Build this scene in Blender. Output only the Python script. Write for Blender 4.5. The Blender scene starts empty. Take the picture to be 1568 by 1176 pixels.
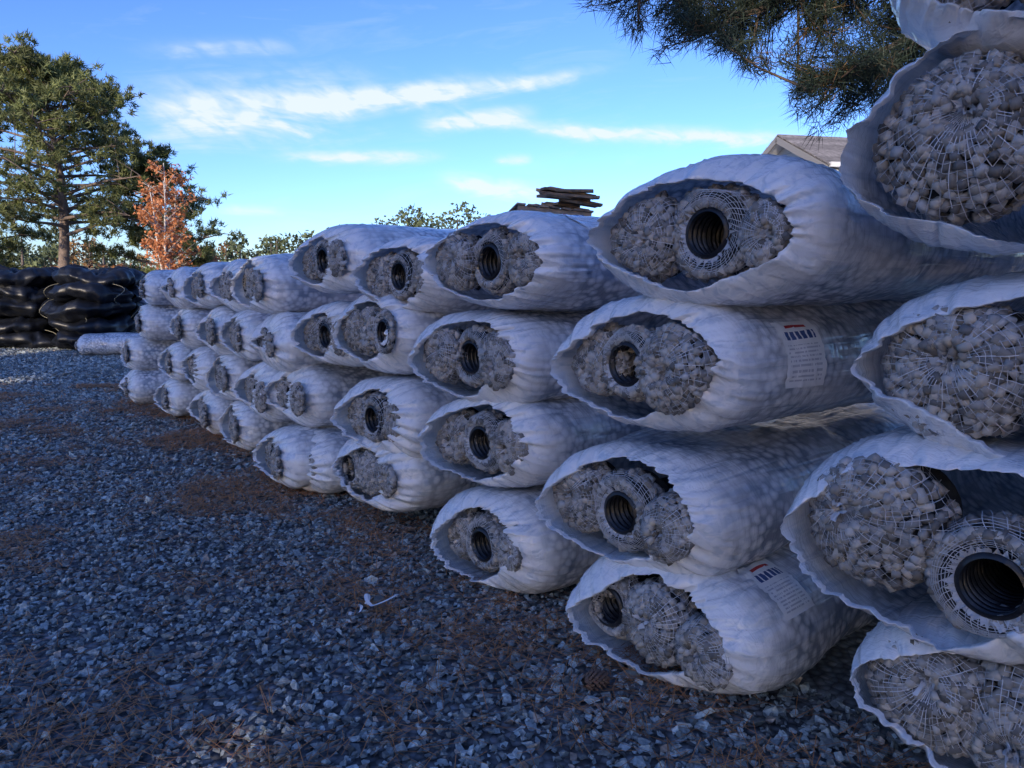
import bpy, bmesh, math, random
import numpy as np
from mathutils import Vector
PI=math.pi
F=1132.0; TH=math.radians(7.5); H=1.6
def at(px,py,Y):
    dx=(px-784)/F; dy=(588-py)/F
    d=np.array([dx, math.cos(TH)+dy*math.sin(TH), -math.sin(TH)+dy*math.cos(TH)])
    d*=Y/d[1]; d[2]+=H
    return d
def azel(px,py):
    d=at(px,py,1.0); d[2]-=H
    return math.atan2(d[0],d[1]), math.atan2(d[2],math.hypot(d[0],d[1]))
scene=bpy.context.scene
# ------------------------------------------------------------ mesh builder
class MB:
    def __init__(s): s.V=[];s.F=[];s.M=[];s.S=[];s.C=[];s.UV=[];s.n=0
    def add(s,v,f,mat=0,smooth=False,col=None,uv=None):
        v=np.asarray(v,float).reshape(-1,3); f=np.asarray(f,int)
        if len(f)==0: return
        s.V.append(v); s.F.append(f+s.n); s.n+=len(v)
        s.M.append(np.full(len(f),mat)); s.S.append(np.full(len(f),smooth))
        c=np.ones((len(v),4))
        if col is not None: c[:,:3]=col
        s.C.append(c)
        u=np.zeros((len(v),2))
        if uv is not None: u[:]=uv
        s.UV.append(u)
    def mesh(s,name,mats,uv=False):
        me=bpy.data.meshes.new(name)
        V=np.concatenate(s.V)
        loops=np.concatenate([f.ravel() for f in s.F])
        tot=np.concatenate([np.full(len(f),f.shape[1]) for f in s.F])
        start=np.concatenate([[0],np.cumsum(tot)[:-1]])
        me.vertices.add(len(V)); me.vertices.foreach_set('co',V.ravel())
        me.loops.add(len(loops)); me.loops.foreach_set('vertex_index',loops.astype(np.int32))
        me.polygons.add(len(tot)); me.polygons.foreach_set('loop_start',start.astype(np.int32))
        me.polygons.foreach_set('material_index',np.concatenate(s.M).astype(np.int32))
        me.polygons.foreach_set('use_smooth',np.concatenate(s.S).astype(bool))
        a=me.color_attributes.new('Col','FLOAT_COLOR','POINT')
        a.data.foreach_set('color',np.concatenate(s.C).ravel())
        if uv:
            ul=me.uv_layers.new(name='UVMap'); U=np.concatenate(s.UV)[loops]
            ul.data.foreach_set('uv',U.ravel())
        for m in mats: me.materials.append(m)
        me.update(calc_edges=True)
        return me
    def obj(s,name,mats,loc=(0,0,0),rz=0,uv=False,parent=None):
        o=bpy.data.objects.new(name,s.mesh(name,mats,uv)); o.location=loc; o.rotation_euler=(0,0,rz)
        scene.collection.objects.link(o)
        if parent: o.parent=parent
        return o
def grid_faces(n,m,wrap=False):
    i=np.arange(n-1)[:,None]; j=np.arange(m if wrap else m-1)[None,:]; j2=(j+1)%m
    a=i*m+j; b=i*m+j2; c=(i+1)*m+j2; d=(i+1)*m+j
    return np.stack([a+0*b,b,c,d],-1).reshape(-1,4)
def tube(mb,P,R,n=6,mat=0,col=None):
    P=np.asarray(P,float); R=np.broadcast_to(np.asarray(R,float),(len(P),))
    T=np.gradient(P,axis=0); T/=np.linalg.norm(T,axis=1)[:,None]+1e-9
    ref=np.array([0.3,0.2,1.0]) if abs(T[0][2])<0.8 else np.array([1.0,0.1,0])
    A=np.cross(T,ref); A/=np.linalg.norm(A,axis=1)[:,None]+1e-9; B=np.cross(T,A)
    th=np.linspace(0,2*PI,n,endpoint=False)
    v=P[:,None,:]+R[:,None,None]*(A[:,None,:]*np.cos(th)[None,:,None]+B[:,None,:]*np.sin(th)[None,:,None])
    mb.add(v,grid_faces(len(P),n,True),mat,True,col)
def ribbon(mb,P,N,w,mat,col=None):
    T=np.gradient(P,axis=0); L=np.cross(T,N); L/=np.linalg.norm(L,axis=1)[:,None]+1e-9
    v=np.stack([P-L*w/2,P+L*w/2],1)
    mb.add(v,grid_faces(len(P),2),mat,True,col)
def snoise(p,sc,seed,n=14):
    r=np.random.RandomState(seed); p=np.asarray(p,float)
    k=r.normal(size=(n,p.shape[-1])); k/=np.linalg.norm(k,axis=1)[:,None]; k*=sc*r.uniform(.6,1.7,(n,1))*2*PI/2
    ph=r.uniform(0,2*PI,n)
    return np.sin(p@k.T+ph).sum(-1)/math.sqrt(n)
def box(mb,c,s,R=None,mat=0,col=None):
    v=np.array([[x,y,z] for x in(-.5,.5) for y in(-.5,.5) for z in(-.5,.5)])*np.array(s)
    if R is not None: v=v@np.asarray(R).T
    v=v+np.array(c)
    mb.add(v,[[0,1,3,2],[4,6,7,5],[0,4,5,1],[2,3,7,6],[0,2,6,4],[1,5,7,3]],mat,False,col)
def rotz(a): c,s=math.cos(a),math.sin(a); return np.array([[c,-s,0],[s,c,0],[0,0,1]])
def roty(a): c,s=math.cos(a),math.sin(a); return np.array([[c,0,s],[0,1,0],[-s,0,c]])
def rotx(a): c,s=math.cos(a),math.sin(a); return np.array([[1,0,0],[0,c,-s],[0,s,c]])
def rand_rots(r,n):
    q=r.normal(size=(n,4)); q/=np.linalg.norm(q,axis=1)[:,None]; w,x,y,z=q.T
    return np.stack([1-2*(y*y+z*z),2*(x*y-z*w),2*(x*z+y*w),2*(x*y+z*w),1-2*(x*x+z*z),2*(y*z-x*w),2*(x*z-y*w),2*(y*z+x*w),1-2*(x*x+y*y)],-1).reshape(-1,3,3)
# ------------------------------------------------------------ materials
def newmat(name):
    m=bpy.data.materials.new(name); m.use_nodes=True; nt=m.node_tree
    return m,nt,nt.nodes['Principled BSDF']
def N(nt,t,**kw):
    n=nt.nodes.new(t)
    for k,v in kw.items():
        if k.startswith('i_'):
            n.inputs[k[2:].replace('_',' ')].default_value=v
        else: setattr(n,k,v)
    return n
def ramp(nt,fac,stops):
    r=nt.nodes.new('ShaderNodeValToRGB'); nt.links.new(fac,r.inputs[0])
    el=r.color_ramp.elements
    while len(el)<len(stops): el.new(.5)
    for e,(p,c) in zip(el,stops): e.position=p; e.color=(*c,1) if len(c)==3 else c
    return r.outputs[0]
def mixc(nt,mode,f,a,b):
    m=nt.nodes.new('ShaderNodeMix'); m.data_type='RGBA'; m.blend_type=mode
    for s,v in ((m.inputs[0],f),(m.inputs[6],a),(m.inputs[7],b)):
        if isinstance(v,bpy.types.NodeSocket): nt.links.new(v,s)
        else: s.default_value=v if not isinstance(v,tuple) or len(v)==4 else (*v,1)
    return m.outputs[2]
def vcol_mat(name,rough=.8,trans=0,bump=0,bscale=30,plain=False):
    m,nt,b=newmat(name); L=nt.links
    a=N(nt,'ShaderNodeAttribute',attribute_name='Col')
    if plain: c=a.outputs['Color']
    else:
        tc=N(nt,'ShaderNodeTexCoord')
        no=N(nt,'ShaderNodeTexNoise',i_Scale=bscale,i_Detail=2.0); L.new(tc.outputs['Object'],no.inputs['Vector'])
        v=ramp(nt,no.outputs[0],[(.3,(.65,)*3),(.7,(1.25,)*3)])
        c=mixc(nt,'MULTIPLY',1.0,a.outputs['Color'],v)
    L.new(c,b.inputs['Base Color']); b.inputs['Roughness'].default_value=rough
    if bump:
        bp=N(nt,'ShaderNodeBump',i_Strength=bump,i_Distance=.01); L.new(no.outputs[0],bp.inputs['Height']); L.new(bp.outputs[0],b.inputs['Normal'])
    if trans:
        t=N(nt,'ShaderNodeBsdfTranslucent'); L.new(c,t.inputs[0]); mx=N(nt,'ShaderNodeMixShader'); mx.inputs[0].default_value=trans
        L.new(b.outputs[0],mx.inputs[1]); L.new(t.outputs[0],mx.inputs[2]); L.new(mx.outputs[0],nt.nodes['Material Output'].inputs[0])
    return m
def film_mat():
    m,nt,b=newmat('white_plastic_film'); L=nt.links
    tc=N(nt,'ShaderNodeTexCoord'); oi=N(nt,'ShaderNodeObjectInfo')
    off=N(nt,'ShaderNodeVectorMath',operation='MULTIPLY_ADD')
    cmb=N(nt,'ShaderNodeCombineXYZ')
    for i in range(3): L.new(oi.outputs['Random'],cmb.inputs[i])
    off.inputs[1].default_value=(9,7,5); L.new(cmb.outputs[0],off.inputs[0]); L.new(tc.outputs['Object'],off.inputs[2])
    P=off.outputs[0]
    vo=N(nt,'ShaderNodeTexVoronoi',feature='F1',i_Scale=23.0); L.new(P,vo.inputs['Vector'])
    mp=N(nt,'ShaderNodeMapping'); mp.inputs['Scale'].default_value=(75,3.5,3.5); mp.inputs['Rotation'].default_value=(0,.25,.35); L.new(P,mp.inputs[0])
    wr=N(nt,'ShaderNodeTexNoise',i_Scale=1.0,i_Detail=2.0,i_Distortion=.5); L.new(mp.outputs[0],wr.inputs['Vector'])
    mp2=N(nt,'ShaderNodeMapping'); mp2.inputs['Scale'].default_value=(1.8,26,26); mp2.inputs['Rotation'].default_value=(0,-.1,.15); L.new(P,mp2.inputs[0])
    wr2=N(nt,'ShaderNodeTexNoise',i_Scale=1.0,i_Detail=3.0,i_Distortion=.8); L.new(mp2.outputs[0],wr2.inputs['Vector'])
    lo=N(nt,'ShaderNodeTexNoise',i_Scale=4.0,i_Detail=2.0); L.new(P,lo.inputs['Vector'])
    a=N(nt,'ShaderNodeAttribute',attribute_name='Col')   # how tightly the film lies on the contents
    sep=N(nt,'ShaderNodeSeparateColor'); L.new(a.outputs['Color'],sep.inputs[0])
    tight=N(nt,'ShaderNodeMath',operation='MULTIPLY'); L.new(sep.outputs[0],tight.inputs[0])
    lor=ramp(nt,lo.outputs[0],[(.36,(.35,.35,.35)),(.56,(1,1,1))]); L.new(lor,tight.inputs[1])
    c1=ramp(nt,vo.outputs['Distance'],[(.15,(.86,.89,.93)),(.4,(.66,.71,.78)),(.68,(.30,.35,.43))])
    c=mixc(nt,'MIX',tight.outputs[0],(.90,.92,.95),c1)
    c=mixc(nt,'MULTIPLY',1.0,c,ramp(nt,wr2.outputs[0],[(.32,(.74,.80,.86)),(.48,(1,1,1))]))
    L.new(c,b.inputs['Base Color']); b.inputs['Roughness'].default_value=.16; b.inputs['Specular IOR Level'].default_value=1.0
    def MA(x,k,y=None):
        h=N(nt,'ShaderNodeMath',operation='MULTIPLY_ADD' if y is not None else 'MULTIPLY'); L.new(x,h.inputs[0])
        if isinstance(k,float): h.inputs[1].default_value=k
        else: L.new(k,h.inputs[1])
        if y is not None: L.new(y,h.inputs[2])
        return h.outputs[0]
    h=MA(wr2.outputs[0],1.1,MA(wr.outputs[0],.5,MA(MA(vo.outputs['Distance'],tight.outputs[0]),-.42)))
    b1=N(nt,'ShaderNodeBump',i_Strength=.7,i_Distance=.011); L.new(h,b1.inputs['Height'])
    L.new(b1.outputs[0],b.inputs['Normal'])
    t=N(nt,'ShaderNodeBsdfTranslucent'); L.new(c,t.inputs[0]); mx=N(nt,'ShaderNodeMixShader'); mx.inputs[0].default_value=.12
    L.new(b.outputs[0],mx.inputs[1]); L.new(t.outputs[0],mx.inputs[2]); L.new(mx.outputs[0],nt.nodes['Material Output'].inputs[0])
    return m
FILM=film_mat()
CHUNK=vcol_mat('foam_aggregate',.55,0,0,60,True)
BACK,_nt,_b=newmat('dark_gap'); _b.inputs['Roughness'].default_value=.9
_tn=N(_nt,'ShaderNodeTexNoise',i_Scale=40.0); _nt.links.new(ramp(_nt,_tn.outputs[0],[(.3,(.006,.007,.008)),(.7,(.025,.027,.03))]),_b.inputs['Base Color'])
NET=vcol_mat('net_strands',.4,0,0,20,True)
def black_mat(name,base=(.012,.013,.016),rough=.38,sc=18):
    m,nt,b=newmat(name); tc=N(nt,'ShaderNodeTexCoord'); no=N(nt,'ShaderNodeTexNoise',i_Scale=float(sc),i_Detail=3.0); nt.links.new(tc.outputs['Object'],no.inputs['Vector'])
    nt.links.new(ramp(nt,no.outputs[0],[(.3,base),(.75,tuple(x*2.2 for x in base))]),b.inputs['Base Color']); b.inputs['Roughness'].default_value=rough
    bp=N(nt,'ShaderNodeBump',i_Strength=.4,i_Distance=.02); nt.links.new(no.outputs[0],bp.inputs['Height']); nt.links.new(bp.outputs[0],b.inputs['Normal'])
    return m
PIPE=black_mat('black_corrugated_plastic',(.006,.007,.010))
def label_mat():
    m,nt,b=newmat('printed_label'); L=nt.links
    uv=N(nt,'ShaderNodeUVMap'); sp=N(nt,'ShaderNodeSeparateXYZ'); L.new(uv.outputs[0],sp.inputs[0])
    def M(op,a,bb=None,c=None):
        n=nt.nodes.new('ShaderNodeMath'); n.operation=op
        for i,x in enumerate((a,bb,c)):
            if x is None: continue
            if isinstance(x,(int,float)): n.inputs[i].default_value=x
            else: L.new(x,n.inputs[i])
        return n.outputs[0]
    U,V=sp.outputs[0],sp.outputs[1]
    rows=M('GREATER_THAN',M('FRACT',M('MULTIPLY',V,17.0)),.55)
    mp=N(nt,'ShaderNodeMapping'); mp.inputs['Scale'].default_value=(46,17,1); L.new(uv.outputs[0],mp.inputs[0])
    sn=N(nt,'ShaderNodeTexWhiteNoise',noise_dimensions='2D'); fl=N(nt,'ShaderNodeVectorMath',operation='FLOOR'); L.new(mp.outputs[0],fl.inputs[0]); L.new(fl.outputs[0],sn.inputs['Vector'])
    txt=M('MULTIPLY',rows,M('GREATER_THAN',sn.outputs['Value'],.3))
    band=M('MULTIPLY',M('LESS_THAN',V,.58),M('GREATER_THAN',V,.06))
    inu=M('MULTIPLY',M('GREATER_THAN',U,.1),M('LESS_THAN',U,.9))
    txt=M('MULTIPLY',M('MULTIPLY',txt,band),inu)
    hd=M('MULTIPLY',M('MULTIPLY',M('GREATER_THAN',V,.66),M('LESS_THAN',V,.8)),M('MULTIPLY',M('GREATER_THAN',M('FRACT',M('MULTIPLY',U,7.0)),.28),inu))
    red=M('LESS_THAN',M('ABSOLUTE',M('SUBTRACT',M('SUBTRACT',V,.86),M('MULTIPLY',M('SINE',M('MULTIPLY',U,3.1)),.04))),.026)
    red=M('MULTIPLY',red,M('MULTIPLY',M('GREATER_THAN',U,.2),M('LESS_THAN',U,.75)))
    c=mixc(nt,'MIX',M('MULTIPLY',txt,.45),(.84,.86,.88),(.1,.14,.26))
    c=mixc(nt,'MIX',hd,c,(.06,.10,.26)); c=mixc(nt,'MIX',red,c,(.5,.05,.05))
    L.new(c,b.inputs['Base Color']); b.inputs['Roughness'].default_value=.25
    return m
LABEL=label_mat()
BAGM=[FILM,CHUNK,BACK,NET,PIPE,LABEL]
def chunk_template():
    bm=bmesh.new(); bmesh.ops.create_cube(bm,size=2); bmesh.ops.subdivide_edges(bm,edges=bm.edges[:],cuts=1,use_grid_fill=True)
    bm.verts.ensure_lookup_table(); v=np.array([x.co[:] for x in bm.verts]); f=np.array([[q.index for q in p.verts] for p in bm.faces]); bm.free()
    s=v/np.linalg.norm(v,axis=1)[:,None]
    return v*.66+s*1.15*.34,f
CT,CF=chunk_template()
def scatter_chunks(mb,P,r,size=(.0205,.0142,.0132),mat=1):
    n=len(P)
    if n==0: return
    R=rand_rots(r,n); sc=np.array(size)*r.uniform(.72,1.15,(n,3))
    tw=CT[None]*sc[:,None,:]
    tap=1+r.uniform(-.22,.22,(n,1))*CT[None,:,0]; tw[...,1]*=tap; tw[...,2]*=tap
    v=np.einsum('nij,nkj->nki',R,tw)+P[:,None,:]
    f=CF[None]+np.arange(n)[:,None,None]*len(CT)
    g=r.uniform(.10,.46,n); warm=r.uniform(0,1,n); tint=np.stack([1.0+.12*warm,np.ones(n),1.0-.16*warm],-1)
    g=np.repeat(g[:,None]*tint,len(CT),0)
    mb.add(v.reshape(-1,3),f.reshape(-1,4),mat,True,g)
# ------------------------------------------------------------ bundle
KU=[.022,.006,0,.004,.018,.036,.06,.09,.125,.17,.22]; KW=[-.03,-.022,0,.1,.27,.46,.65,.81,.92,.98,1.0]
def make_bundle(seed,a=.45,b=.265,oa=.35,ob=.18,cv=.03,cz=0,L=2.3,nets=None,label=None,detail=1.0,skew=0.,pw=None):
    r=np.random.RandomState(seed); mb=MB()
    hp=[(k,r.normal()*.045/ k**.5,r.uniform(0,2*PI)) for k in (3,4,5,7)]
    if pw is None: pw=r.uniform(1.3,1.7)
    e=2/2.35; tri=r.uniform(.04,.10)
    def S(u,ph,w,fine=True):
        c,s=np.cos(ph),np.sin(ph)
        bx=np.sign(c)*np.abs(c)**e*a; bz=np.sign(s)*np.abs(s)**e*b
        g=(np.abs(c)**pw+np.abs(s)**pw)**(-1/pw)*.97+.04
        g=g*(1+sum(A*np.cos(k*ph+p0) for k,A,p0 in hp))
        ring=np.stack([np.cos(ph)*2,np.sin(ph)*2],-1)
        gn=snoise(ring,3.0,seed+5)*.016+snoise(ring,8.0,seed+15)*.006
        rx=cv+oa*(g+gn)*c; rz=cz+ob*(g+gn)*s+skew*c*.06
        x=rx*(1-w)+bx*w; z=rz*(1-w)+bz*w
        rad=np.stack([c/a,s/b],-1); rad/=np.linalg.norm(rad,axis=-1)[...,None]
        q=np.stack([u,x,z],-1)
        ww=np.clip(w,0,1); near=np.exp(-np.maximum(u,0)/.25)
        body=1-.45*np.clip((u-.25)*3,0,1)
        d=snoise(q,2.6,seed+1)*.013*ww+snoise(q,7,seed+2)*.0035*ww
        fold=np.abs(snoise(np.stack([u*.6,np.cos(ph)*3.5,np.sin(ph)*3.5],-1),2.6,seed+3))
        d+=-np.exp(-(fold/.08)**2)*.010*(.3+.7*ww)*(.4+.6*near)*body
        fold2=np.abs(snoise(np.stack([u*2.6+ph*.7,np.cos(ph)*2.0,np.sin(ph)*2.0],-1),3.0,seed+9))
        d+=np.exp(-(fold2/.06)**2)*.006*ww*body
        pull=np.abs(snoise(np.stack([np.cos(ph)*4,np.sin(ph)*4],-1),4,seed+19))
        d+=-np.exp(-(pull/.2)**2)*.014*near*np.clip(w*(1.3-w)*2.5,0,1)
        if fine: d+=snoise(q*np.array([1,1,1]),20,seed+4)*.0018*ww*np.clip((u-.1)*4,0,1)
        x=x+d*rad[...,0]; z=z+d*rad[...,1]
        uu=u+(.05*np.cos(ph-2.7)*near+tri*np.cos(2*ph)*-.5*near)+snoise(ring,3,seed+6)*.014*near
        uu=uu-.03*np.maximum(np.sin(ph),0)*near
        uu=uu+(pull-.5)*.016*near*(1-ww)
        return np.stack([uu,x,z],-1)
    nphi=int(180*detail); ph=np.linspace(0,2*PI,nphi,endpoint=False)
    t=np.linspace(0,len(KU)-1,int(30*detail)); us=np.interp(t,range(len(KU)),KU); ws=np.interp(t,range(len(KU)),KW)
    ub=np.arange(.25,L-.2,.035/detail); ub=np.concatenate([ub[ub<1.3],np.arange(1.35,L-.2,.12)]); us=np.concatenate([us,ub]); ws=np.concatenate([ws,np.ones(len(ub))])
    U,PH=np.meshgrid(us,ph,indexing='ij'); W=np.meshgrid(ws,ph,indexing='ij')[0]
    P=S(U,PH,W)
    tail=[]
    for k,(du,fc) in enumerate([(.08,.93),(.15,.75),(.19,.5),(.2,.25),(.2,.02)]):
        q=P[len(us)-1].copy(); q[:,0]+=du; q[:,1:]*=fc; tail.append(q)
    P=np.concatenate([P,np.array(tail)])
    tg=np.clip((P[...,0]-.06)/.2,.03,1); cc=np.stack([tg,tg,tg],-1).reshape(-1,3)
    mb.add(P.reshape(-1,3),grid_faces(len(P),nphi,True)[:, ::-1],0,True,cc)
    if label:
        u0,u1,p0,p1=label
        gu,gp=np.meshgrid(np.linspace(u0,u1,24),np.linspace(p0,p1,24),indexing='ij')
        Q=S(gu+.02*(gp-p0),gp,np.ones_like(gu)); Q[...,1:]*=1.016
        uvs=np.stack([1-(gu-u0)/(u1-u0),1-(gp-p0)/(p1-p0)],-1).reshape(-1,2)
        mb.add(Q.reshape(-1,3),grid_faces(24,24),5,True,None,uvs)
    if nets is None:
        nets=[(.24,.0,.155,'knot'),(.0,-.01,.155,'pipe'),(-.23,.0,.15,'knot')]
    def clampin(p):
        """press the contents into the film sleeve"""
        u,v,z=p[...,0],p[...,1],p[...,2]
        uw=u-np.where(v<cv,.085,.045)-.02*(np.abs(z)>.08)
        w=np.interp(uw,KU[2:],KW[2:]); w=np.where(uw<0,0,w)
        A=oa*1.0*(1-w)+a*w-.040; B=ob*(1-w)+b*w-.040; c0=cv*(1-w); z0=skew*(v-cv)/oa*.06*(1-w)
        pe=pw*(1-w)+2.3*w
        rho=((np.abs(v-c0)/A)**pe+(np.abs(z-z0)/B)**pe)**(1/pe)
        act=np.clip((u-.01)/.05,0,1)
        k=np.where(rho>1,1/np.maximum(rho,1e-6),1); k=1-(1-k)*act
        q=p.copy(); q[...,1]=c0+(v-c0)*k; q[...,2]=z0+(z-z0)*k
        return q
    for i,(nv,nz,rr,ty) in enumerate(nets):
        u0=.065+r.uniform(-.015,.03); Hh=rr*r.uniform(.45,.6)
        lim=(a-.03)*(1-abs(nz)/b*.5); nv=max(min(nv,lim-rr*.93),-(lim-.005)+rr*.96); rr=min(rr,b-.045-abs(nz)*.6)
        kv,kz=r.uniform(-.35,.35,2)*rr; rp=.088
        bump_s=seed*7+i
        def Mf(q,th,off,cl=True):
            q=np.asarray(q,float); th=np.asarray(th,float)
            qd=np.clip(q,0,1)
            if ty=='knot':
                v=kv*(1-qd)+rr*qd*np.cos(th); z=kz*(1-qd)+rr*qd*np.sin(th)
                u=u0-Hh*np.sqrt(np.maximum(1-(qd*.985)**2,0))+.05*np.exp(-(qd/.2)**2)
            else:
                ro=rp+.006+(rr-rp-.006)*qd
                v=ro*np.cos(th); z=ro*np.sin(th)
                u=u0-.045*np.sin(PI*np.clip(.25+qd*.75,0,1))
            u=u+np.maximum(q-1,0)*rr
            p=np.stack([u,v,z],-1)
            if ty=='knot': nrm=p-np.array([u0+.09,0,0])
            else:
                mid=(rp+rr)/2; nrm=np.stack([u-(u0+.03),v-mid*np.cos(th),z-mid*np.sin(th)],-1)
            nrm=np.where((np.maximum(q-1,0)>0)[...,None],np.stack([0*u,v,z],-1),nrm)
            nrm/=np.linalg.norm(nrm,axis=-1)[...,None]+1e-9
            lump=snoise(p,11,bump_s)*.006
            p=clampin(p+nrm*lump[...,None]+np.array([0,nv,nz]))+nrm*np.asarray(off)[...,None]
            return p,nrm
        qs=np.linspace(.0,1.7,16); ths=np.linspace(0,2*PI,32,endpoint=False)
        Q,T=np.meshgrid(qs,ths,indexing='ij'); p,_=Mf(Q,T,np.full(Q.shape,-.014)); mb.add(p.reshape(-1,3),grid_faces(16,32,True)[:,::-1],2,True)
        nd=int((155 if ty=='knot' else 115)*detail**.9*(rr/.165)**2); k=np.arange(nd)
        q=np.sqrt((k+.5)/nd) if ty=='knot' else (k*0.618034)%1.0; th=k*2.399963+r.uniform(0,6)
        q=np.clip(q+r.normal(size=nd)*.018,0.0,1); th=th+r.normal(size=nd)*.05
        if ty=='knot': kk=q>.17; q=q[kk]; th=th[kk]
        p,_=Mf(q,th,r.uniform(-.010,-.003,len(q))); scatter_chunks(mb,p,r)
        ns=int(75*detail**.9); q=1+r.uniform(0,.35,ns); th=r.uniform(0,2*PI,ns); p,_=Mf(q,th,r.uniform(-.012,-.006,ns)); scatter_chunks(mb,p,r)
        nm=44 if ty=='knot' else 38
        tw=r.uniform(-.5,.5); wn=.0022 if detail>=1 else .0026
        if detail<1: nm=int(nm*.6)
        qm=np.linspace(.045 if ty=='knot' else 0,1.3,24)
        for j in range(nm):
            th=2*PI*j/nm+tw*qm+r.normal()*.02+.02*np.sin(qm*9+j)
            p,n_=Mf(qm,th,np.full(qm.shape,.0105)); ribbon(mb,p,n_,wn,3,np.array([.50,.52,.55])*r.uniform(.6,1.2))
        tr=np.linspace(0,2*PI,60)
        qr=np.concatenate([np.linspace(.12,1,12)**.9,[1.10,1.2]])
        if detail<1: qr=qr[::2]
        for q0 in qr:
            p,n_=Mf(np.full(60,q0)+.012*np.sin(tr*11+q0*20),tr,np.full(60,.0102)); ribbon(mb,p,n_,wn*.9,3,(.44,.46,.49))
        if ty=='knot':
            qg=np.linspace(.03,.36,8); tg=np.linspace(0,2*PI,150,endpoint=False); Qg,Tg=np.meshgrid(qg,tg,indexing='ij')
            fr=(.5+.5*np.sin(Tg*30+r.uniform(0,6)))
            p,_=Mf(Qg,Tg+tw*Qg,-.001+.008*fr*(1-Qg/.45)); cg=(.05+.5*fr**2*(1-Qg/.5)).reshape(-1,1)*np.array([1,1.02,1.05])
            mb.add(p.reshape(-1,3),grid_faces(8,150,True)[:,::-1],3,True,cg)
            base,_=Mf(np.array([.03]),np.array([0.]),np.array([.0])); base=base[0]
            ax=np.array([-1,r.uniform(-.4,.4),r.uniform(-.5,.2)]); ax/=np.linalg.norm(ax)
            nt_=26; tt=np.linspace(0,2*PI,nt_,endpoint=False); prof=[(-.015,.012),(.0,.007),(.010,.012),(.018,.009),(.030,.014),(.042,.022)]
            A=np.cross(ax,[0,0,1.]); A/=np.linalg.norm(A); B=np.cross(ax,A)
            rings=[]
            for hh,ra in prof:
                ra2=ra*(1+.4*r.normal(size=nt_)*max(hh,0)/.04); h2=hh*(1+.3*r.normal(size=nt_)*(max(hh,0)/.04))
                rings.append(base+np.outer(h2,ax)+ra2[:,None]*(np.outer(np.cos(tt),A)+np.outer(np.sin(tt),B)))
            mb.add(np.array(rings).reshape(-1,3),grid_faces(6,nt_,True),3,False,(.6,.62,.65))
        else:
            uu=np.arange(-.03,.6,.0045); prof=rp*.93+.0085*np.tanh(2.5*np.sin(2*PI*uu/.028))
            th=np.linspace(0,2*PI,40,endpoint=False); tx,tz=r.uniform(-.03,.03,2)
            P_=np.stack([np.repeat(uu[:,None],40,1)+u0-.02,nv+prof[:,None]*np.cos(th)+tx*uu[:,None],nz+prof[:,None]*np.sin(th)+tz*uu[:,None]],-1)
            mb.add(P_.reshape(-1,3),grid_faces(len(uu),40,True),4,True)
            c=P_[-1].mean(0); mb.add(np.concatenate([P_[-1],[c]]),[[k,(k+1)%40,40] for k in range(40)],4)
            rin=rp*1.0; jag=rp*1.06+np.abs(r.normal(size=96))*.014; t2=np.linspace(0,2*PI,96,endpoint=False)
            i0=np.stack([np.full(96,u0-.040),nv+rin*np.cos(t2),nz+rin*np.sin(t2)],-1); i1=np.stack([np.full(96,u0-.052)+r.normal(size=96)*.006,nv+jag*np.cos(t2),nz+jag*np.sin(t2)],-1)
            if r.rand()<.6: mb.add(np.concatenate([i0,i1]),grid_faces(2,96,True),3,False,(.5,.52,.55))
    return mb
def dep(px): return 3.455/(1+1.33*(px-784)/F)
N3=lambda pos,r=.155,dz=(0,0,0):[(.25,dz[0],r,'pipe' if pos==0 else 'knot'),(.01,dz[1],r,'pipe' if pos==1 else 'knot'),(-.235,dz[2],r*.97,'pipe' if pos==2 else 'knot')]
lab=(.29,.53,2.5,3.35)
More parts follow.
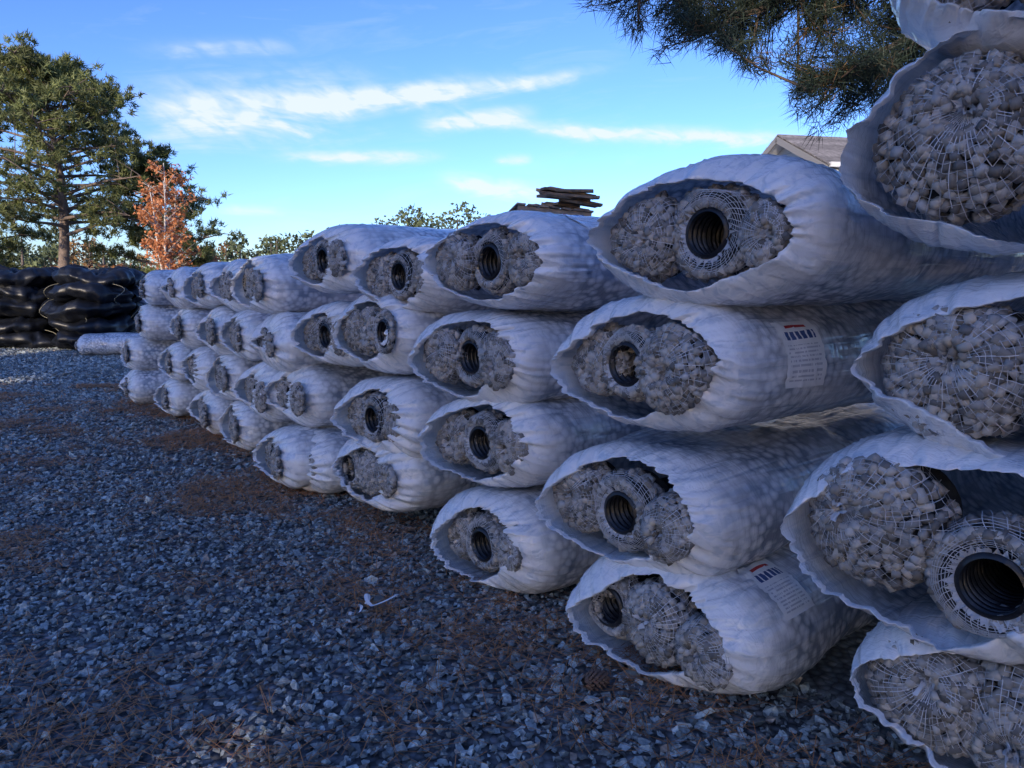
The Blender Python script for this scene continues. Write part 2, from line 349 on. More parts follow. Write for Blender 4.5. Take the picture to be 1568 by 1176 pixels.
near=[
 (1555,1125,1.85,40,dict(oa=.37,ob=.20,nets=N3(2,.18))),
 (1455,850,1.93,41,dict(oa=.42,ob=.25,a=.47,b=.30,nets=[(.22,.04,.2,'knot'),(-.10,-.06,.17,'pipe'),(-.30,.0,.14,'knot')],skew=-.6,pw=1.6)),
 (1585,575,1.87,39,dict(oa=.40,ob=.21,nets=[(.2,-.01,.2,'knot'),(-.12,-.04,.17,'pipe'),(-.3,.03,.13,'knot')])),
 (1590,195,1.88,42,dict(oa=.41,ob=.27,a=.46,b=.30,nets=[(.19,.0,.215,'knot'),(-.17,.0,.17,'knot'),(-.34,.02,.1,'knot')],pw=1.9)),
 (1640,-120,1.85,40,dict()),
 (1000,965,2.76,41,dict(oa=.34,ob=.20,nets=[(.27,.0,.15,'pipe'),(.02,.0,.165,'knot'),(-.23,-.03,.14,'knot')],label=(.2,.42,2.0,2.75),skew=-.6)),
 (950,785,2.88,40,dict(oa=.37,ob=.21,b=.27,nets=[(.27,.0,.155,'knot'),(.02,-.01,.165,'pipe'),(-.23,-.03,.14,'knot')],skew=-.7)),
 (975,560,2.82,38,dict(oa=.39,ob=.21,b=.27,nets=[(.27,.0,.155,'knot'),(.07,.0,.14,'pipe'),(-.17,-.01,.18,'knot')],label=lab,skew=-.7,pw=1.4)),
 (1060,357,2.63,40,dict(oa=.39,ob=.19,a=.46,b=.26,nets=[(.27,.0,.17,'knot'),(-.03,.0,.18,'pipe'),(-.27,-.02,.12,'knot')],pw=1.7)),
 (732,850,3.72,41,dict(oa=.28,ob=.20,nets=[(.24,.0,.145,'knot'),(.0,.0,.15,'pipe'),(-.22,-.0,.13,'knot')],skew=-.7,a=.42)),
 (730,680,3.76,43,dict(oa=.35,ob=.20,nets=N3(1),skew=-.6,a=.43,b=.255)),
 (712,548,3.80,41,dict(oa=.36,ob=.20,a=.45,nets=N3(1),skew=-.6,b=.255)),
 (744,400,3.68,40,dict(oa=.41,ob=.19,a=.48,b=.24,nets=[(.29,.0,.16,'knot'),(.03,.0,.155,'pipe'),(-.26,-.0,.15,'knot')],label=(.3,.5,1.7,2.5))),
 (562,728,4.68,42,dict(oa=.26,ob=.18,nets=N3(0,.15),a=.43,cv=.06)),
 (568,642,4.64,40,dict(oa=.34,ob=.19,a=.44,nets=N3(1),skew=-.6,detail=.9)),
 (560,508,4.69,36,dict(oa=.30,ob=.19,nets=N3(2),skew=-.5,a=.43,detail=.9)),
 (606,422,4.5,42,dict(oa=.32,ob=.18,a=.41,b=.25,nets=N3(1,.15),detail=.9)),
]
def place(mb_or_mesh,loc,yaw,tilt=0):
    me=mb_or_mesh.mesh('wrapped_drain_bundle',BAGM,True) if isinstance(mb_or_mesh,MB) else mb_or_mesh
    o=bpy.data.objects.new('wrapped_drain_bundle',me); scene.collection.objects.link(o)
    o.location=loc; o.rotation_euler=(tilt,0,math.radians(yaw)); return o
rr=random.Random(4)
for i,(px,py,Y,yaw,kw) in enumerate(near):
    p=at(px,py,Y); p[2]=max(p[2],kw.get('b',.265)-.01)
    place(make_bundle(100+i*3,**kw),p,yaw)
variants=[make_bundle(300,oa=.30,ob=.17,a=.42,b=.25,nets=N3(1,.15),detail=.7).mesh('bundle_a',BAGM,True),
 make_bundle(311,oa=.24,ob=.18,a=.4,b=.25,cv=.08,nets=N3(0,.15),detail=.7,skew=-.6).mesh('bundle_b',BAGM,True),
 make_bundle(323,oa=.18,ob=.14,a=.42,b=.25,cv=.12,nets=N3(1,.15),detail=.7).mesh('bundle_c',BAGM,True),
 make_bundle(334,oa=.24,ob=.16,a=.43,b=.245,cv=.09,nets=N3(1,.15),detail=.7,skew=-.4).mesh('bundle_d',BAGM,True),
 make_bundle(345,oa=.10,ob=.06,a=.41,b=.25,cv=.05,nets=N3(1,.15),detail=.7).mesh('bundle_e',BAGM,True)]
D=[(448,0,0),(434,1,0),(494,2,0),(494,3,.03)]
E=[(405,0,0),(382,1,0),(402,2,0),(384,3,0)]
Fc=[(345,0,0),(330,1,0),(356,2,0),(346,3,0)]
G=[(300,0,0),(290,1,0),(318,2,0),(302,3,0)]
Hc=[(243,0,0),(252,1,0),(272,2,0),(262,3,0)]
I=[(186,0,0),(190,1,0),(214,2,0),(224,3,0)]
k=0
for ci,(col,sp,fd,yw) in enumerate([(D,.5,.99,39),(E,.455,.93,30),(Fc,.45,.98,30),(G,.45,.97,28),(Hc,.445,.96,27),(I,.44,.97,22)]):
    for px,l,dz in col:
        Y=min(dep(px),10.4)*(fd+rr.uniform(-.02,.02)); X=(px-784)/F*Y
        z=.25+sp*l+dz
        m=variants[[0,3,1,2,3,4,3,2,2,1][(k*7+ci*3)%10]]
        place(m,(X,Y,z),yw+rr.uniform(-4,5),rr.uniform(-.06,.06)); k+=1
place(variants[4],(-10.2,17.4,.26),8)

# ------------------------------------------------------------ ground
g,nt,b=newmat('gravel_ground'); L=nt.links
tc=N(nt,'ShaderNodeTexCoord'); P=tc.outputs['Object']
vo=N(nt,'ShaderNodeTexVoronoi',i_Scale=28.0); L.new(P,vo.inputs['Vector'])
lo=N(nt,'ShaderNodeTexNoise',i_Scale=.6,i_Detail=4.0); L.new(P,lo.inputs['Vector'])
c=ramp(nt,vo.outputs['Color'],[(.0,(.09,.095,.10)),(.6,(.22,.23,.24)),(1,(.42,.43,.44))])
c=mixc(nt,'MULTIPLY',1.0,c,ramp(nt,vo.outputs['Distance'],[(.3,(1,1,1)),(.8,(.3,.3,.3))]))
c=mixc(nt,'MIX',ramp(nt,lo.outputs[0],[(.52,(0,0,0)),(.7,(.4,.4,.4))]),c,(.16,.10,.07))
L.new(c,b.inputs['Base Color']); b.inputs['Roughness'].default_value=.85
bp=N(nt,'ShaderNodeBump',i_Strength=1.0,i_Distance=.02,invert=True); L.new(vo.outputs['Distance'],bp.inputs['Height']); L.new(bp.outputs[0],b.inputs['Normal'])
mb=MB(); xs=np.concatenate([np.linspace(-600,-30,8),np.linspace(-24,24,40),np.linspace(30,600,8)]); ys=np.concatenate([np.linspace(-100,-6,4),np.linspace(-2,40,40),np.linspace(50,900,8)])
X,Y=np.meshgrid(xs,ys,indexing='ij'); Z=-.012+0*X
mb.add(np.stack([X,Y,Z],-1).reshape(-1,3),grid_faces(len(xs),len(ys)),0,True); mb.obj('ground',[g])
GR=vcol_mat('crushed_stone',.5,0,0,70)
r=np.random.RandomState(9)
temps=[]
for t in range(10):
    bm=bmesh.new()
    for p in r.normal(size=(9,3)):
        p=p/np.linalg.norm(p)*r.uniform(.75,1.15)*np.array([1.15,.85,.7]); bm.verts.new(p)
    res=bmesh.ops.convex_hull(bm,input=bm.verts[:])
    loose=[v for v in bm.verts if not v.link_faces]; bmesh.ops.delete(bm,geom=loose,context='VERTS')
    bmesh.ops.triangulate(bm,faces=bm.faces[:]); bm.verts.index_update(); bm.verts.ensure_lookup_table()
    temps.append((np.array([v.co[:] for v in bm.verts]),np.array([[v.index for v in f.verts] for f in bm.faces]))); bm.free()
def frontX(y): return np.maximum(.53-(y-2.75)/1.33,-.47*y)
pts=[];szs=[]
for y0,y1,d,s0 in ((.6,6,.0275,.017),(6,12,.04,.022),(12,21,.06,.030)):
    w=22; n=int((y1-y0)*w/d**2); y=r.uniform(y0,y1,n); x=r.uniform(-19,3,n)
    ok=(x>-.8*y-.9)&(x<frontX(y)+.7); x=x[ok];y=y[ok]
    pts.append(np.stack([x,y],-1)); szs.append(s0*np.exp(r.normal(size=len(x))*.33))
pts=np.concatenate(pts); szs=np.concatenate(szs); print('stones',len(pts))
litter=snoise(pts,1.1,77)+.6*snoise(pts,4,78)
mb=MB(); which=r.randint(0,len(temps),len(pts))
for t,(tv,tf) in enumerate(temps):
    s=which==t; n=s.sum(); R=rand_rots(r,n)
    v=np.einsum('nij,kj->nki',R,tv)*szs[s][:,None,None]*np.array([1,1,.72])
    z=r.uniform(-.004,.012,n)
    v=v+np.stack([pts[s][:,0],pts[s][:,1],z],-1)[:,None,:]
    g_=r.uniform(0,1,n)**1.6*.46+.14; dark=np.where(litter[s]>.9,.75,1.0); g_*=dark
    colr=np.stack([g_*.93,g_*1.03,g_*1.0],-1)
    br=r.rand(n)<.06; colr[br]=np.stack([g_[br]*1.2,g_[br]*.95,g_[br]*.75],-1)
    mb.add(v.reshape(-1,3),(tf[None]+np.arange(n)[:,None,None]*len(tv)).reshape(-1,3),0,False,np.repeat(colr,len(tv),0))
mb.obj('gravel',[GR])
LIT=vcol_mat('dry_pine_needles',.8,0,0,20,True)
n=140000; y=r.uniform(.8,12,n); x=r.uniform(-9,2,n); ok=(x>-.8*y-.5)&(x<frontX(y)+.5); x=x[ok];y=y[ok]
p2=np.stack([x,y],-1); li=snoise(p2,1.1,77)+.6*snoise(p2,4,78)
near_stack=np.exp(-np.abs(x-frontX(y))/.6)*1.5
ok=r.rand(len(x))<np.clip((li+near_stack-.1)*.55,.08,.95); p2=p2[ok]; n=len(p2); print('needles',n)
a=r.uniform(0,PI,n); ln=r.uniform(.04,.09,n); z=r.uniform(.02,.038,n)
d=np.stack([np.cos(a)*ln,np.sin(a)*ln,r.uniform(-.012,.012,n)],-1); c0=np.concatenate([p2,z[:,None]],1); sd=np.stack([-np.sin(a),np.cos(a),0*a],-1)*.0012*np.maximum(1,p2[:,1:2]/3.2)
v=np.stack([c0-d-sd,c0-d+sd,c0+d+sd,c0+d-sd],1); g_=r.uniform(.6,1.3,n)[:,None]*np.array([.54,.24,.09])
mb=MB(); mb.add(v.reshape(-1,3),np.arange(4*n).reshape(-1,4),0,False,np.repeat(g_,4,0)); mb.obj('pine_needle_litter',[LIT])

# ------------------------------------------------------------ small things
mb=MB(); base=at(915,1005,2.86); r=np.random.RandomState(3)
for i in range(90):
    t=i/90; th=i*2.39996; rad=.032*math.sin(PI*(.12+.8*t))**.7; h=(t-.5)*.1
    d_=np.array([h,rad*math.cos(th),rad*math.sin(th)]); o_=np.array([.0,math.cos(th),math.sin(th)]); s_=np.array([0,-math.sin(th),math.cos(th)])
    tip=d_+o_*.012+np.array([.008,0,0]); v=[d_*.4,d_+s_*.009,tip+s_*.004,tip-s_*.004,d_-s_*.009,d_+np.array([-.006,0,0])]
    mb.add(v,[[0,1,2,3],[0,3,4,5]],0,False,(.10+.05*r.rand(),.07,.05)); mb.add(v,[[5,1,2,3]],0,False,(.12,.08,.06))
tube(mb,[[-.05,0,0],[0,0,0],[.045,0,0]],[.012,.02,.008],8,0,(.04,.03,.02))
mb.obj('pine_cone',[LIT],(base[0]-.02,base[1]-.1,.05),.4)
STR=vcol_mat('strap_plastic',.4,0,0,20,True)
mb=MB(); t=np.linspace(0,1,60); base=at(580,915,3.5)
Pc=np.stack([-.1+.2*t+.035*np.cos(t*9),.05*np.sin(t*9)+.05*t, .035+.03*np.abs(np.sin(t*7))],-1); Nn=np.stack([np.cos(t*6)*.5,np.sin(t*6)*.3,np.ones(60)],-1); ribbon(mb,Pc,Nn,.018,0,(.85,.86,.88))
Pc=np.stack([-.1+.02*np.sin(t*5),-.12*t,.03+.01*np.sin(t*9)],-1); ribbon(mb,Pc,Nn,.015,0,(.85,.86,.88))
mb.obj('plastic_strap',[STR],(base[0],base[1],.0))

# ------------------------------------------------------------ coils of black pipe
COIL=black_mat('black_plastic_wrap',(.004,.005,.008),.42,5)
def coil_stack(loc,layers,seed):
    mb=MB(); r=np.random.RandomState(seed)
    for l in range(layers):
        R0=.70*r.uniform(.9,1.1); ox,oy=r.uniform(-.13,.13,2); zc=.22+l*.4
        th=np.linspace(0,2*PI,90,endpoint=False); ps=np.linspace(0,2*PI,28,endpoint=False)
        T,S_=np.meshgrid(th,ps,indexing='ij')
        q=np.stack([np.cos(T)*1.2,np.sin(T)*1.2,np.cos(S_)*.3,np.sin(S_)*.3+l],-1)
        dd=1+.2*snoise(q,2.2,seed+l)+.10*snoise(q,6,seed+l+50)+.05*np.cos(S_*5)-.12*np.exp(-(np.sin(T*3.5+l)/.14)**2)
        rw,rh=.4*dd,.235*dd
        v=np.stack([(R0+rw*np.cos(S_))*np.cos(T)+ox,(R0+rw*np.cos(S_))*np.sin(T)+oy,zc+rh*np.sin(S_)+.07*np.sin(2*T+seed+l*2)+.03*np.sin(5*T+l)],-1)
        mb.add(v.reshape(-1,3),grid_faces(90,28,True),0,True)
        for k in range(4):
            t0=r.uniform(0,2*PI); s=np.linspace(-1.2,2.0,14); rw=.43
            Pp=np.stack([(R0+rw*np.cos(s)*1.08)*np.cos(t0+.12*np.sin(s*3))+ox,(R0+rw*np.cos(s)*1.08)*np.sin(t0+.12*np.sin(s*3))+oy,zc+.27*np.sin(s)],-1)
            tube(mb,Pp,.008,4,1,(.32,.3,.22))
    mb.obj('drainage_pipe_coil_stack',[COIL,LIT],loc)
for i,(x,y,l) in enumerate([(-10.9,19.6,5),(-13.1,19.9,5),(-15.4,19.6,5),(-12.0,21.7,5),(-17.8,20,5),(-14.4,21.9,5)]): coil_stack((x,y,0),l,30+i)

# ------------------------------------------------------------ pallets + boards
WOOD=vcol_mat('weathered_wood',.8,0,0,12)
mb=MB(); r=np.random.RandomState(5); z=0
for i in range(17):
    A=rotz(r.normal()*.05)@roty(r.normal()*.012); off=np.array([r.normal()*.03,r.normal()*.03,0])
    if i>13: A=rotz(r.normal()*.2)@roty(r.uniform(.02,.16)); off*=2; off[0]-=.03*(i-13)
    col=lambda:np.array([.22,.17,.13])*r.uniform(.5,1.5)
    for k in range(7): box(mb,A@np.array([-.39+k*.13,0,.0])+off+[0,0,z+.015],(.09,1.0,.02),A,0,col())
    for k in(-.45,0,.45): box(mb,A@np.array([0,k,.06])+off+[0,0,z+.015],(.85,.04,.09),A,0,col())
    for k in range(7): box(mb,A@np.array([-.39+k*.13,0,.12])+off+[0,0,z+.015],(.1,1.0,.02),A,0,col())
    z+=.147
for i in range(18):
    A=rotz(r.uniform(-.5,.5))@roty(r.uniform(-.08,.22)); box(mb,(r.uniform(-.15,.12),r.uniform(-.3,.3),z+.02+i*.013),(r.uniform(.35,.7),.12,.03),A,0,np.array([.24,.18,.13])*r.uniform(.5,1.4))
mb.obj('pallet_stack',[WOOD],(.62,9.0,0),.25)

# ------------------------------------------------------------ house
def siding():
    m,nt,b=newmat('white_siding'); tc=N(nt,'ShaderNodeTexCoord'); w=N(nt,'ShaderNodeTexWave',bands_direction='Z',wave_profile='SAW',i_Scale=1.4,i_Distortion=0.0); nt.links.new(tc.outputs['Object'],w.inputs['Vector'])
    nt.links.new(ramp(nt,w.outputs[0],[(0,(.35,.34,.32)),(.12,(.6,.58,.55)),(1,(.66,.64,.6))]),b.inputs['Base Color']); b.inputs['Roughness'].default_value=.6
    bp=N(nt,'ShaderNodeBump',i_Strength=.6,i_Distance=.03); nt.links.new(w.outputs[0],bp.inputs['Height']); nt.links.new(bp.outputs[0],b.inputs['Normal']); return m
SID=siding(); ROOF=vcol_mat('roof_shingle',.9,0,0,9); TRIM=vcol_mat('trim',.5,0,0,4,True); GLASS=black_mat('window_glass',(.02,.025,.03),.08,3)
hou=bpy.data.objects.new('house',None); scene.collection.objects.link(hou); hou.location=(7.95,22,0); hou.rotation_euler=(0,0,math.atan2(.2,.98))
hw,ze,zr,LL=2.1,4.85,5.85,13
mb=MB(); v=[[0,-hw,0],[0,hw,0],[0,hw,ze],[0,0,zr-.05],[0,-hw,ze]]; v2=[[LL,y,z] for _,y,z in v]
mb.add(v+v2,[[0,4,9,5],[1,6,7,2]],0); mb.add(v,[[0,1,2,3,4]],0); mb.add(v2,[[4,3,2,1,0]],0); mb.obj('walls',[SID],parent=hou)
mb=MB(); sl=math.atan2(zr-ze,hw); ln=math.hypot(hw,zr-ze)+.4
for s in(-1,1):
    A=rotx(-s*sl); nrow=9
    for k in range(nrow):
        cc=A@np.array([0,s*ln*(k+.5)/nrow,.02]); tiltA=rotx(-s*(sl+.05)); box(mb,(LL/2,cc[1],zr+.03+cc[2]),(LL+.7,ln/nrow+.05,.03),tiltA,0,np.array([.24,.22,.21])*random.Random(k).uniform(.75,1.2))
mb.obj('roof',[ROOF],parent=hou)
mb=MB()
for s in(-1,1):
    A=rotx(-s*sl); c=A@np.array([0,s*ln/2,-.07]); box(mb,(-.37,c[1],zr+c[2]),(.04,ln,.17),A,0,(.28,.26,.24)); box(mb,(-.18,c[1],zr+c[2]-.05),(.34,ln-.02,.03),A,0,(.6,.6,.6))
    box(mb,(LL/2,s*(hw+.37),ze-.14),(LL+.6,.1,.12),None,0,(.7,.7,.7))
    box(mb,(-.03,s*(hw-.03),ze/2),(.06,.16,ze),None,0,(.75,.75,.75))
box(mb,(.35,-hw-.09,ze/2-.1),(.09,.07,ze-.2),None,0,(.75,.75,.75))
mb.obj('trim',[TRIM],parent=hou)
mb=MB()
for (x,z) in ((2.5,1.5),(5.5,1.5),(8.5,1.5),(2.5,3.8),(5.5,3.8),(8.5,3.8)):
    box(mb,(x,-hw-.02,z),(.95,.05,1.3),None,0,(.8,.8,.8)); box(mb,(x,-hw-.05,z),(.8,.04,1.15),None,1); box(mb,(x,-hw-.075,z),(.8,.02,.04),None,0)
box(mb,(-.03,0,3.5),(.05,.95,1.3),None,0); box(mb,(-.06,0,3.5),(.04,.8,1.15),None,1)
mb.obj('windows',[TRIM,GLASS],parent=hou)

# ------------------------------------------------------------ trees
BARK=vcol_mat('bark',.9,0,.7,8); LEAF=vcol_mat('foliage',.6,.3,0,1.5,True); LEAFO=vcol_mat('foliage_dense',.8,0,0,1.5,True)
def needles(C,Dir,Ln,wd,per,r,cols,mb,mat=1,spread=.9):
    n=len(C)
    d=r.normal(size=(n,per,3))*spread+Dir[:,None,:]; d/=np.linalg.norm(d,axis=-1)[...,None]
    st=C[:,None,:]+r.normal(size=(n,per,3))*Ln*.22
    s=np.cross(d,r.normal(size=(n,per,3))); s/=np.linalg.norm(s,axis=-1)[...,None]
    l=Ln*r.uniform(.6,1.15,(n,per,1)); tip=st+d*l
    v=np.stack([st-s*wd*.5,st+s*wd*.5,tip],2).reshape(-1,3)
    c=np.repeat(cols,per*3,0)*np.repeat(r.uniform(.7,1.3,n*per),3)[:,None]
    mb.add(v,np.arange(len(v)).reshape(-1,3),mat,False,c)
def pine(name,base,ht,seed,crown0=.32,spread=4.3,nl=46,lean=0,Ln=.28,wd=.055,per=34,trunk=.28,clumps=(7,12),zs=.15,qn=(3,5)):
    r=np.random.RandomState(seed); mb=MB()
    t=np.linspace(0,1,22); tp=np.stack([lean*t+.18*np.sin(t*6+seed),.15*np.sin(t*5),t*ht],-1)
    tube(mb,tp,trunk*(1-t*.88)+.015,10,0,(.2,.15,.12))
    Cs=[];Ds=[];Sh=[]
    for i in range(nl):
        tt=crown0+(1-crown0)*((i+r.rand())/nl)**.9*.97; az=i*2.4+r.uniform(-.4,.4)
        k=(tt-crown0)/(1-crown0); prof=(.62+.5*math.sin(PI*min(k*1.1+.12,1)))*(1-.62*k**3.5)
        ln=spread*prof*r.uniform(.5,1.08)
        st=np.array([np.interp(tt,t,tp[:,0]),np.interp(tt,t,tp[:,1]),tt*ht])
        dr=np.array([math.cos(az),math.sin(az),0]); up=r.uniform(.05,.35)+.35*k
        s=np.linspace(0,1,9); bp=st+np.outer(s*ln,dr)+np.outer(ln*(up*s-.12*s*s)+.12*np.sin(s*5+i)*s,[0,0,1])
        bp[:,2]=np.minimum(bp[:,2],ht+.1)
        bp[:,:2]+=np.outer(np.sin(s*4+i)*.15,[-dr[1],dr[0]])
        tube(mb,bp,(.085*(1-.4*k))*(1-s*.85)+.008,5,0,(.2,.15,.12))
        for j in range(r.randint(*clumps)):
            ss=r.uniform(.45,1.02); bpnt=np.array([np.interp(ss,s,bp[:,m]) for m in range(3)])
            sd=r.normal(size=3)*np.array([1,1,.45]); sd/=np.linalg.norm(sd); sl_=r.uniform(.25,1.0)*ln*.3
            e_=bpnt+sd*sl_+np.array([0,0,.15*sl_+.05]); tube(mb,[bpnt,(bpnt+e_)/2+[0,0,.05],e_],[.025,.018,.008],4,0,(.17,.13,.1))
            sh=r.uniform(.6,1.35)
            for q in range(r.randint(*qn)):
                Cs.append(e_+r.normal(size=3)*np.array([.28,.28,zs])*(spread/4.3)); Ds.append(np.array([0,0,.55])+sd*.4); Sh.append(sh*r.uniform(.85,1.15))
    Cs=np.array(Cs);Ds=np.array(Ds);Sh=np.array(Sh)[:,None]
    cols=Sh*np.array([.17,.19,.065]); needles(Cs,Ds,Ln,wd,per,r,cols,mb)
    return mb.obj(name,[BARK,LEAF],base)
pine('pine_tree',(-21.0,35,0),11.5,11,crown0=.34,spread=5.9,nl=60,qn=(3,6))
pine('pine_tree',(-17.6,37.5,0),8.0,17,crown0=.2,spread=2.9,nl=30,per=30)
pine('pine_tree',(-27.5,38,0),7.2,19,crown0=.15,spread=3.2,nl=30,per=30)
mb=MB(); r=np.random.RandomState(8); Cs=[]
for sidx in range(5):
    az=sidx*1.3; t=np.linspace(0,1,12); hh=6.6*r.uniform(.75,1.0) if sidx else 6.8; sp=r.uniform(.3,.9) if sidx else .1
    P_=np.stack([math.cos(az)*sp*t**1.3,math.sin(az)*sp*t**1.3,t*hh],-1); P_[:,0]+=.05*np.sin(t*9); tube(mb,P_,.07*(1-t*.85)+.006,6,0,(.6,.56,.52))
    for k in range(22):
        tt=r.uniform(.3,1); b0=np.array([np.interp(tt,t,P_[:,m]) for m in range(3)]); a2=r.uniform(0,2*PI); l=r.uniform(.4,1.45)*(1.15-tt*.6)
        e_=b0+np.array([math.cos(a2)*l,math.sin(a2)*l,l*r.uniform(.3,.9)]); tube(mb,[b0,(b0+e_)/2,e_],[.02,.014,.006],4,0,(.5,.45,.4))
        for q in range(9): Cs.append(b0+(e_-b0)*r.uniform(.4,1.1)+r.normal(size=3)*.13)
Cs=np.array(Cs); needles(Cs,np.tile([0,0,-.2],(len(Cs),1)),.16,.11,3,r,r.uniform(.6,1.3,(len(Cs),1))*np.array([.62,.25,.10]),mb,1,1.0)
mb.obj('red_leaf_tree',[BARK,LEAF],(-14.9,32.3,0))
mb=MB(); r=np.random.RandomState(31)
def blobtree(x,y,h,w,col,nq,sz):
    n=nq; k=max(3,int(nq/130)); cen=np.stack([r.normal(size=k)*w*.28,r.normal(size=k)*w*.28,h*r.uniform(.3,.88,k)],-1)
    wi=r.randint(0,k,n); d=r.normal(size=(n,3)); d/=np.linalg.norm(d,axis=1)[:,None]
    rad=w*.3*(1.25-cen[wi,2]/h*.7)[:,None]*r.uniform(.5,1.1,(n,1)); P_=cen[wi]+d*rad*np.array([1,1,.75]); P_[:,2]=np.clip(P_[:,2],.1,h*1.05)
    P_+=np.array([x,y,0]); s=sz*r.uniform(.5,1.3,(n,1)); a1=r.normal(size=(n,3)); a1/=np.linalg.norm(a1,axis=1)[:,None]; a2=np.cross(a1,r.normal(size=(n,3))); a2/=np.linalg.norm(a2,axis=1)[:,None]
    v=np.stack([P_-a1*s,P_+a2*s*.6,P_+a1*s,P_-a2*s*.5],1).reshape(-1,3)
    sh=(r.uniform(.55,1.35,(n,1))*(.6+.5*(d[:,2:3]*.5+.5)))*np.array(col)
    mb.add(v,np.arange(4*n).reshape(-1,4),1,False,np.repeat(sh,4,0))
    tube(mb,[[x,y,0],[x,y,h*.4],[x+.1,y,h*.8]],[.2,.15,.05],5,0,(.15,.12,.1))
gc=(.10,.125,.055)
for i in range(120):
    px=r.uniform(-500,1500); Yd=r.uniform(62,85); x=(px-784)/F*Yd; h=r.uniform(4.2,5.8)
    if 520<px<740 and r.rand()<.7: h=r.uniform(7.4,9.2)
    if 340<px<430: h=r.uniform(5.2,7.2)
    if px<330: h=r.uniform(5,7.5)
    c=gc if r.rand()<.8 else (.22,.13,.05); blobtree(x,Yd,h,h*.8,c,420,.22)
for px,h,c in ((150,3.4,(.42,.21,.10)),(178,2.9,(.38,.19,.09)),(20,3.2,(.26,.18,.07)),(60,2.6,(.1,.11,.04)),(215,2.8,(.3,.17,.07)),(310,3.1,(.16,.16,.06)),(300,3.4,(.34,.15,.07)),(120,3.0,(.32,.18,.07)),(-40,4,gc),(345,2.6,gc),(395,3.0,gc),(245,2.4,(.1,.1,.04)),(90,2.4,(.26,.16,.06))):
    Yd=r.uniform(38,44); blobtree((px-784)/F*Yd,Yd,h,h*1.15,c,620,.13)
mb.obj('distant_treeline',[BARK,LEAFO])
# unseen woodland added behind the camera to keep the yard in shade
mb=MB()
for i in range(66):
    x=-50+i*1.05; hh=np.interp(x,[-48,-22,-16,-8,2,12],[16.2,16.0,14.8,13.0,12.0,11.6]); blobtree(x,-23-r.uniform(0,4),hh*r.uniform(.96,1.05),6,gc,430,1.05)
mb.obj('added_shade_woodland',[BARK,LEAFO])

# overhanging pine
mb=MB(); r=np.random.RandomState(77)
t=np.linspace(0,1,24); tp=np.stack([7.2-.5*t,7.6+.2*np.sin(t*4),t*15],-1); tube(mb,tp,.26*(1-.85*t)+.02,10,0,(.12,.09,.07))
Cs=[];Ds=[]
def zmin(x): return np.interp(x,[.6,.85,1.4,1.85,2.05,2.27,2.65,3.0,3.3,4.0],[3.95,3.6,3.33,3.17,3.0,2.82,2.86,3.05,3.45,3.9])
def limb(p0,p1,sag,rad,ntw,clip):
    s=np.linspace(0,1,16); P_=np.outer(1-s,p0)+np.outer(s,p1); P_[:,2]+=sag*np.sin(s*PI); P_[:,1]+=.12*np.sin(s*7); tube(mb,P_,rad*(1-.8*s)+.006,6,0,(.1,.075,.06))
    for k in range(ntw):
        ss=r.uniform(.15,1); b0=np.array([np.interp(ss,s,P_[:,m]) for m in range(3)]); dr=np.array([r.uniform(-1,.5),r.uniform(-1,1),r.uniform(-1.0,.4)]); dr/=np.linalg.norm(dr); l=r.uniform(.3,.9)
        e_=b0+dr*l
        if clip and e_[2]<zmin(e_[0]*6/e_[1])*1.0+.12:
            e_[2]=zmin(e_[0]*6/e_[1])+r.uniform(.1,.5)
            if b0[2]<e_[2]-.6: continue
        m_=(b0+e_)/2+np.array([0,0,-.04]); tube(mb,[b0,m_,e_],[.014,.009,.004],4,0,(.1,.07,.05))
        dd=e_-b0; dd/=np.linalg.norm(dd)+1e-9
        for q in np.linspace(.35,1,5):
            Cs.append(b0+(e_-b0)*q+r.normal(size=3)*.025); Ds.append(dd*.8)
limb([7,7.6,5.2],[.98,6.2,3.95],.25,.07,170,True)
limb([7,7.6,4.6],[2.3,5.9,3.1],.35,.06,110,True)
limb([6.9,7.6,5.6],[.9,6.4,4.3],.3,.06,80,True)
limb([7,7.6,4.9],[2.9,6.3,3.3],.3,.05,95,True)
limb([7,7.6,4.8],[1.5,6.1,3.6],.35,.05,140,True)
Cs2=np.array(Cs); Ds2=np.array(Ds)
needles(Cs2,Ds2,.17,.0075,38,r,r.uniform(.55,1.2,(len(Cs2),1))*np.array([.035,.055,.035]),mb,1,.75)
br=r.rand(len(Cs2))<.05; needles(Cs2[br],Ds2[br],.16,.007,26,r,np.tile([.22,.13,.06],(br.sum(),1)),mb,1,.9)
Cs=[];Ds=[]
for k in range(22):
    a_=k*2.4; z0=5.5+k*.42; l=3.2*(1-k/30); limb([6.9,7.7,z0],[6.9+math.cos(a_)*l,7.7+math.sin(a_)*l,z0+.8],.1,.05,9,False)
Cs2=np.array(Cs); Ds2=np.array(Ds); needles(Cs2,Ds2,.26,.03,12,r,r.uniform(.6,1.2,(len(Cs2),1))*np.array([.06,.085,.035]),mb,1,1.0)
mb.obj('pine_tree',[BARK,LEAF])

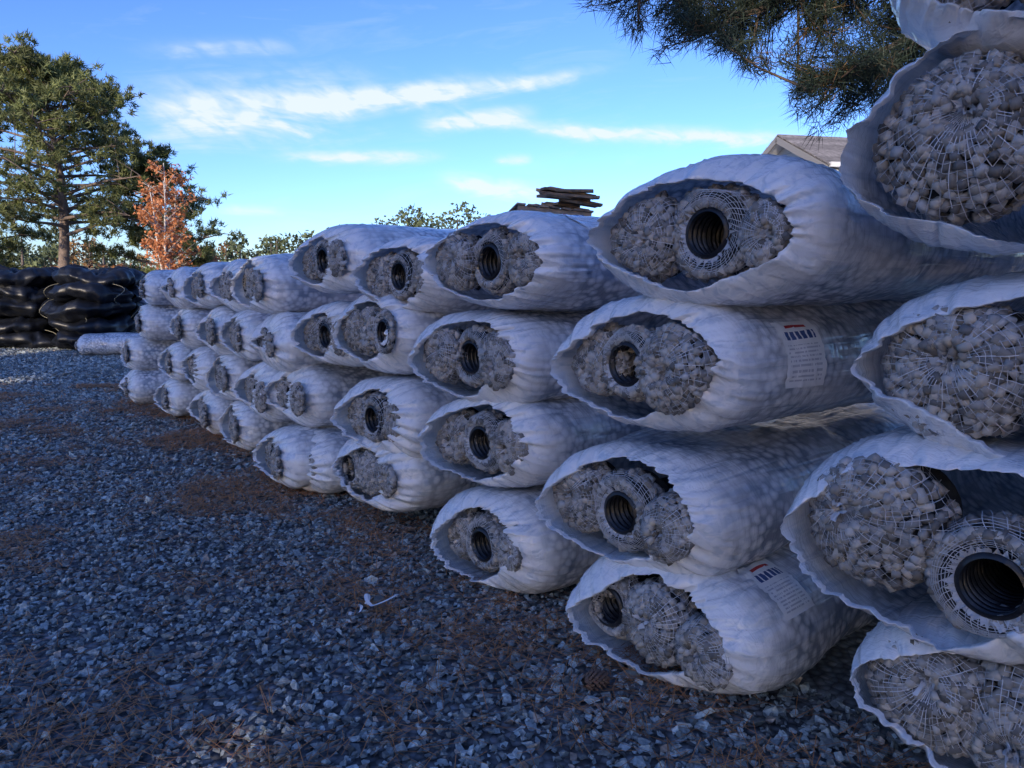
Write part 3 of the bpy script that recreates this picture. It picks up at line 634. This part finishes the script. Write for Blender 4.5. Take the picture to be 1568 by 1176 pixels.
# ------------------------------------------------------------ camera, light, world
cam=bpy.data.cameras.new('camera'); co=bpy.data.objects.new('camera',cam); scene.collection.objects.link(co); scene.camera=co
cam.sensor_width=36; cam.lens=F/1568*36; cam.clip_end=3000; cam.clip_start=.05
co.location=(0,0,H); co.rotation_euler=(PI/2-TH,0,0)
EL=math.radians(15.5); sd=Vector((-.35*math.cos(EL),-.937*math.cos(EL),math.sin(EL)))
sl_=bpy.data.lights.new('sun','SUN'); sl_.energy=4.8; sl_.angle=math.radians(.5); sl_.color=(1,.84,.64); so=bpy.data.objects.new('sun',sl_); scene.collection.objects.link(so)
so.rotation_euler=sd.to_track_quat('Z','Y').to_euler()
w=bpy.data.worlds.new('World'); scene.world=w; w.use_nodes=True; nt=w.node_tree; L=nt.links; bg=nt.nodes['Background']
sky=N(nt,'ShaderNodeTexSky',sky_type='NISHITA'); sky.sun_disc=False; sky.sun_elevation=EL; sky.sun_rotation=math.atan2(sd.x,sd.y); sky.air_density=1.0; sky.dust_density=.7; sky.ozone_density=3.0
tc=N(nt,'ShaderNodeTexCoord'); sp=N(nt,'ShaderNodeSeparateXYZ'); L.new(tc.outputs['Generated'],sp.inputs[0])
def M(op,a,b=None,c=None):
    n=nt.nodes.new('ShaderNodeMath'); n.operation=op
    for i,x in enumerate((a,b,c)):
        if x is None: continue
        if isinstance(x,(int,float)): n.inputs[i].default_value=x
        else: L.new(x,n.inputs[i])
    return n.outputs[0]
az=M('ARCTAN2',sp.outputs[0],sp.outputs[1]); el=M('ARCSINE',sp.outputs[2])
cb=N(nt,'ShaderNodeCombineXYZ'); L.new(M('MULTIPLY',az,6.0),cb.inputs[0]); L.new(M('ADD',M('MULTIPLY',el,30.0),M('MULTIPLY',az,-3.0)),cb.inputs[1])
n1=N(nt,'ShaderNodeTexNoise',i_Scale=1.0,i_Detail=5.0,i_Roughness=.62,i_Distortion=.7); L.new(cb.outputs[0],n1.inputs['Vector'])
cb2=N(nt,'ShaderNodeCombineXYZ'); L.new(M('ADD',M('MULTIPLY',az,34.0),M('MULTIPLY',el,35.0)),cb2.inputs[0]); L.new(M('MULTIPLY',el,60.0),cb2.inputs[1])
n2=N(nt,'ShaderNodeTexNoise',i_Scale=1.0,i_Detail=3.0,i_Distortion=.5); L.new(cb2.outputs[0],n2.inputs['Vector'])
streaks=[((230,172),(560,155),28,1.2),((440,172),(700,138),13,1.3),((560,152),(890,112),9,.9),((660,188),(800,176),11,1.3),((800,196),(1190,212),9,1.5),((440,240),(650,238),7,1.1),((690,278),(830,298),11,1.3),((760,247),(810,243),5,.8),((330,322),(430,322),6,.6),((240,75),(440,72),8,.5)]
tot=None
for (x0,y0),(x1,y1),hh,am in streaks:
    A0,E0=azel(x0,y0); A1,E1=azel(x1,y1); ca,ce=(A0+A1)/2,(E0+E1)/2; hl=abs(A1-A0)/2*1.05; slp=(E1-E0)/(A1-A0); hv=hh/F*1.1
    da=M('SUBTRACT',az,ca); u=M('DIVIDE',da,hl); v=M('DIVIDE',M('SUBTRACT',M('SUBTRACT',el,ce),M('MULTIPLY',da,slp)),hv)
    v=M('ADD',v,M('MULTIPLY',M('SUBTRACT',n1.outputs[0],.5),3.0))
    q=M('ADD',M('POWER',M('ABSOLUTE',u),4.0),M('MULTIPLY',v,v)); m=M('MULTIPLY',M('EXPONENT',M('MULTIPLY',q,-1.0)),am)
    tot=m if tot is None else M('ADD',tot,m)
det=M('MULTIPLY_ADD',n1.outputs[0],1.6,-.2); det=M('MULTIPLY',det,M('MAXIMUM',M('MULTIPLY_ADD',n2.outputs[0],2.4,-.35),0.0))
msk=M('MINIMUM',M('MULTIPLY',M('MULTIPLY',tot,det),1.35),.92)
thin=M('MULTIPLY',M('MAXIMUM',M('SUBTRACT',n1.outputs[0],.52),0.0),.6)
msk=M('MAXIMUM',msk,thin)
skc=mixc(nt,'MULTIPLY',1.0,sky.outputs[0],(.72,.775,1.03,1))
gm=N(nt,'ShaderNodeGamma'); gm.inputs[1].default_value=1.3; L.new(skc,gm.inputs[0])
colr=mixc(nt,'MIX',msk,gm.outputs[0],(4.9,5.4,5.9,1))
L.new(colr,bg.inputs[0]); bg.inputs[1].default_value=.18
scene.view_settings.view_transform='Standard'; scene.view_settings.look='None'; scene.view_settings.exposure=0
